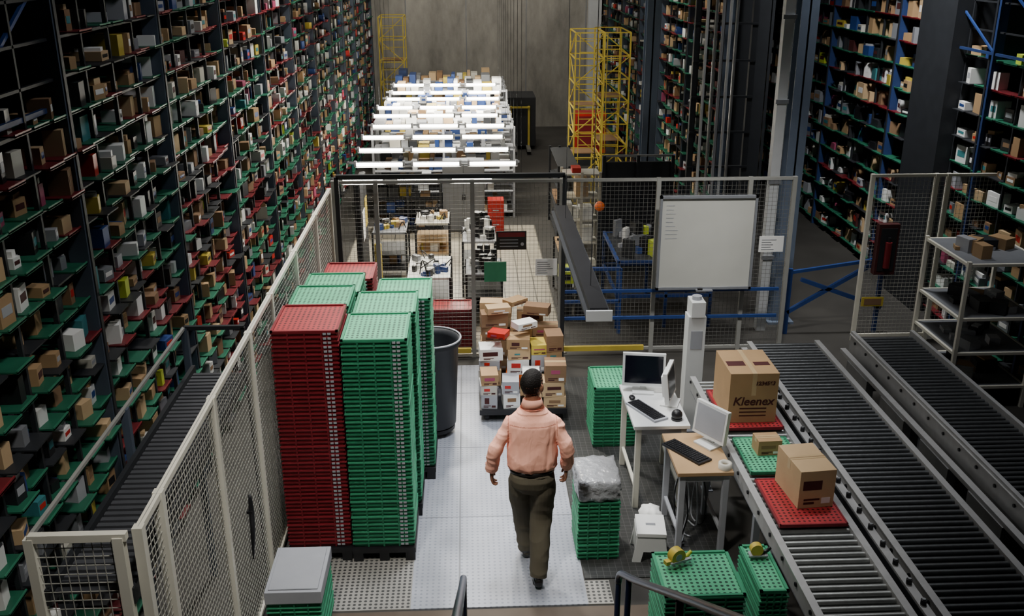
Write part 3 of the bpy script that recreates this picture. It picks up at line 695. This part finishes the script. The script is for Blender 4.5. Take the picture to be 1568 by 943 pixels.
b.tube([(.082,-.01,.92),(.088,.0,.80),(.078,.02,.52),(.060,-.09,.30),(.045,-.17,.085)],[(.092,.118),(.102,.122),(.088,.092),(.080,.086),(.072,.086)],'pants',20)
b.tube([(-.082,-.01,.92),(-.088,.05,.80),(-.066,.16,.52),(-.040,.23,.30),(-.025,.27,.075)],[(.092,.118),(.102,.122),(.088,.092),(.080,.086),(.072,.086)],'pants',20)
yaw=Matrix.Rotation(-.65,4,'Z')@Matrix.Rotation(-.12,4,'X')
b.tube([(0,.02,1.48),(0,.03,1.54),(0,.04,1.62)],[.056,.053,.056],'skin',14)
HC=Vector((0,.05,1.665)); old=b.M; b.M=Matrix.Translation(HC)@yaw
def headfn(q,p):
    p=p.copy()
    if q.z<0:
        p.x*=1+.32*q.z; 
        if q.y>0: p.y*=1+.05*q.z
        else: p.y*=1+.35*q.z
    return p
b.ball((0,0,0),(.076,.098,.118),'skin',28,headfn)
b.tube([(0,.094,.012),(0,.112,-.022),(0,.100,-.034)],[.009,.014,.012],'skin',8,ref=(1,0,0))
b.ball((0,.088,-.062),(.024,.012,.008),'skin',10); b.ball((0,.078,-.096),(.026,.022,.018),'skin',12)
for s_ in(1,-1): b.ball((s_*.086,.006,-.012),(.013,.021,.033),'skin',12)
b.ball((0,.088,.022),(.05,.014,.008),'skin',12)
def hairfn(q,p):
    p=p.copy()
    if q.z<0: p.x*=1+.28*q.z
    if q.y<.1:
        if q.z<0: p.y*=1+.22*q.z
        if q.z<-.72: p*=.86
    else:
        if q.z<.38: p*=.82
        if q.z<-.1: p*=.9
    return p
b.ball((0,-.008,.010),(.085,.104,.118),'hair',36,hairfn)
b.M=old
for (cx,cy,pitch) in ((.045,-.17,-.10),(-.025,.27,.0)):
    o2=b.M; b.M=Matrix.Translation((cx,cy,.0 if pitch==0 else .012))@Matrix.Rotation(pitch,4,'X')
    b.tube([(0,-.075,.042),(0,-.03,.05),(0,.06,.045),(0,.14,.034),(0,.20,.028)],[(.032,.036),(.040,.048),(.044,.042),(.048,.032),(.034,.022)],'shoe',16,ref=(0,0,1))
    b.M=o2
src=b.build('body_source',recenter=False)
kd=kdtree.KDTree(len(b.v)); vm={}
for f,mi_ in zip(b.f,b.m):
    for k in f: vm[k]=mi_
for i,p in enumerate(b.v): kd.insert(p,i)
kd.balance()
rm=src.modifiers.new('r','REMESH'); rm.mode='VOXEL'; rm.voxel_size=.0055
sm=src.modifiers.new('s','SMOOTH'); sm.factor=.5; sm.iterations=5
bpy.context.view_layer.update()
dg=bpy.context.evaluated_depsgraph_get(); me=bpy.data.meshes.new_from_object(src.evaluated_get(dg))
me.materials.clear()
for mt in b.mats: me.materials.append(mt)
if 'seam' not in b.mk: me.materials.append(M['seam']); seam=len(b.mats)
NV=len(me.vertices); cos=[0.0]*(3*NV); me.vertices.foreach_get('co',cos); nrm=[tuple(v.normal) for v in me.vertices]
def ridge(v): return 1-min(1,abs(noise.noise(v))*3.2)
for i in range(NV):
    x,y,z=cos[3*i:3*i+3]; d=0; nn=nrm[i]
    if z>1.46 or z<.08: continue
    ax=abs(x)
    if z>.99 and ax<.19:
        wz=max(0,min(1,(1.43-z)/.18)); low=max(0,1-(z-1.0)/.22)
        d=wz*(.008*ridge(Vector((x*5+z*1.6,y*3,z*2.0+3)))+.008*ridge(Vector((x*4-z*3.6,y*3,z*3.0+9)))*(.4+.6*ax/.19))+low*.010*ridge(Vector((x*11,y*9,z*3)))-.006
        if y<0: d-=.007*math.exp(-((ax-.12-(z-1.2)*.12)/.016)**2)*wz
    elif z>.95: d=.009*ridge(Vector((x*3,y*3+x*2,z*9)))+.005*ridge(Vector((x*6,y*6,z*13+5)))-.006
    elif ax<.25: d=.007*noise.noise(Vector((x*10,y*7,z*4)))+.007*ridge(Vector((x*3,y*4,z*7)))*(1 if z<.85 else .4)-.003
    cos[3*i]=x+nn[0]*d; cos[3*i+1]=y+nn[1]*d; cos[3*i+2]=z+nn[2]*d
me.vertices.foreach_set('co',cos)
mids=[];NP=len(me.polygons)
cen=[0.0]*(3*NP); me.polygons.foreach_get('center',cen)
shi=b.mk['shirt']
for i in range(NP):
    x,y,z=cen[3*i:3*i+3]
    _,k,_=kd.find((x,y,z)); m_=vm[k]
    if m_==shi and y<.02 and abs(x)<.18 and abs(z-(1.375-.0*abs(x)))<.0035: m_=seam      # back yoke seam
    if m_==shi and z>1.28 and abs(abs(x)-(.186+(1.36-z)*.02))<.003: m_=seam               # armhole seam
    mids.append(m_)
me.polygons.foreach_set('material_index',mids); me.polygons.foreach_set('use_smooth',[True]*NP); me.update()
body=bpy.data.objects.new('body',me); COL.objects.link(body); bpy.data.objects.remove(src)
body.parent=man
b=MB()
n=32
def band(z0,z1,rx,ry,cx,cy,mt,tilt=0,fl=1.03):
    prof=[(1,z0),(fl,z0),(1.03,z1),(1,z1)]
    vs=[(cx+rx*q*math.cos(2*math.pi*k/n),cy+ry*q*math.sin(2*math.pi*k/n),z+tilt*math.sin(2*math.pi*k/n)) for q,z in prof for k in range(n)]
    b.add(vs,[(i*n+k,i*n+(k+1)%n,((i+1)%4)*n+(k+1)%n,((i+1)%4)*n+k) for i in range(4) for k in range(n)],mt,True)
band(.962,.992,.172,.132,0,-.003,'shoe'); band(1.490,1.560,.069,.068,0,.022,'shirt',-.012,1.34); band(1.486,1.491,.094,.093,0,.022,'seam',-.012,1.0)
o=b.build('belt_and_collar',recenter=False); o.parent=man
for sx,wr in ((1,Vector((.272,.045,.965))),(-1,Vector((-.314,.02,.965)))):
    b=MB(); D=Vector((0,.12,-1)).normalized(); Nn=Vector((-sx,0,0)); F=Vector((0,1,.12)).normalized()
    b.tube([wr-D*.02,wr+D*.02,wr+D*.055,wr+D*.10],[(.020,.026),(.020,.027),(.017,.040),(.014,.040)],'skin',14,ref=F)
    for (off,L) in ((.031,.070),(.0105,.080),(-.0105,.074),(-.031,.058)):
        p0=wr+D*.088+F*off; p1=p0+D*.45*L+Nn*.10*L+F*off*.12; p2=p1+D*.26*L+Nn*.24*L; p3=p2+D*.08*L+Nn*.28*L
        b.tube([p0,p1,p2,p3],[.0092,.0088,.0082,.0066],'skin',10,3,ref=F)
    t0=wr+D*.03+F*.026; b.tube([t0,t0+D*.03+F*.026+Nn*.01,t0+D*.058+F*.034+Nn*.018,t0+D*.08+F*.034+Nn*.024],[.014,.0115,.0105,.008],'skin',10,3,ref=Nn)
    h=b.build('left_hand' if sx<0 else 'right_hand',recenter=False)
    r=h.modifiers.new('r','REMESH'); r.mode='VOXEL'; r.voxel_size=.0028; r.use_smooth_shade=True
    h.parent=man
    b=MB(); b.tube([wr+Vector((0,-.003,.045)),wr+Vector((0,-.001,.02)),wr+D*.014],[.049,.048,.043],'shirt',18); b.tube([wr+Vector((0,-.003,.049)),wr+Vector((0,-.003,.044))],[.0505,.0505],'seam',18); c=b.build('cuff',recenter=False); c.parent=man
b=MB(); b.M=Matrix.Translation(HC)@yaw
for s_ in (1,-1): b.ball((s_*.03,.082,.004),(.012,.009,.009),'paper',10); b.ball((s_*.03,.090,.004),(.005,.004,.005),'black',8)
e=b.build('eyes',recenter=False); e.parent=man
man.location=(MX,MY,.012)

# ---------------------------------------------------------------- lights
def area(name,loc,sx,sy,e,col,tgt=None,spread=None):
    l=bpy.data.lights.new(name,'AREA'); l.shape='RECTANGLE'; l.size=sx; l.size_y=sy; l.energy=e; l.color=col
    if spread: l.spread=math.radians(spread)
    o=bpy.data.objects.new(name,l); COL.objects.link(o); o.location=loc
    d=(Vector(tgt)-Vector(loc)) if tgt else Vector((0,0,-1)); o.rotation_euler=d.to_track_quat('-Z','Y').to_euler()
    return o
area('overhead_light',(.15,7.9,7.2),.5,1.2,55,(.96,.98,1),(.2,8.0,0),60)
area('overhead_light',(-1.4,3.6,7.6),.5,.5,26,(1,.96,.89),(.35,6.8,1.0),45)
area('overhead_light',(-1.2,12.0,7.2),.6,.6,75,(1,.96,.88),(-.2,8.8,0),60)
area('overhead_light',(.6,14,7.4),.5,.5,150,(1,.95,.85),(-2.6,12.8,2.4),95)
area('overhead_light',(.5,20,7.6),.8,.8,120,(1,.95,.83),(-2.6,21,2.5),120)
area('overhead_light',(1.2,17,7.6),.6,.6,90,(1,.96,.88),(3.8,18,2),110)
area('overhead_light',(.5,24.5,8.2),2.5,1,150,(1,.95,.86),(.5,28,4.0),130)
area('overhead_light',(4.0,8.6,7.4),.6,1.2,32,(.97,.98,1),(3.4,7.8,0),80)
area('overhead_light',(4.4,12,7.4),.5,.5,140,(.98,.98,.97),(6.6,14,1.6),90)
area('overhead_light',(2.6,8.2,6.8),.4,.4,22,(1,.98,.94),(2.9,11.1,1.4),45)  # no real lamp: light added only to brighten the whiteboard
area('overhead_light',(1,6.5,7.6),.6,.6,26,(.95,.96,1),(-2.6,8,1.5),110)
area('overhead_light',(.2,2.6,7.0),.4,.4,14,(1,.97,.9),(-1.7,4.9,1.6),45)  # extra light added to lift the dim near fence posts
area('strip_light',(.925,8.1,2.25),.12,2.9,9,(.97,.98,1))
for y in (12.8,14.8): area('tube_boost_light',(-.4,y,2.07),2.0,.2,20,(1,.90,.72))  # added area lights that supplement the fluorescent tubes over the workshop
for y in (17.6,19.4,21.2): area('tube_boost_light',(-.4,y,2.5),2.2,.3,150,(1,.94,.80))  # added area lights, no fixtures, to brighten the goods on the parts shelving
W=bpy.data.worlds.new('world'); S.world=W; W.use_nodes=True
W.node_tree.nodes['Background'].inputs[0].default_value=(.6,.62,.68,1); W.node_tree.nodes['Background'].inputs[1].default_value=.018

# ---------------------------------------------------------------- camera
cd=bpy.data.cameras.new('camera'); cd.lens=34.44; cd.sensor_width=36
co=bpy.data.objects.new('camera',cd); COL.objects.link(co); co.location=(0,0,4.8); co.rotation_euler=(math.radians(69.8),0,math.radians(-2.58)); S.camera=co
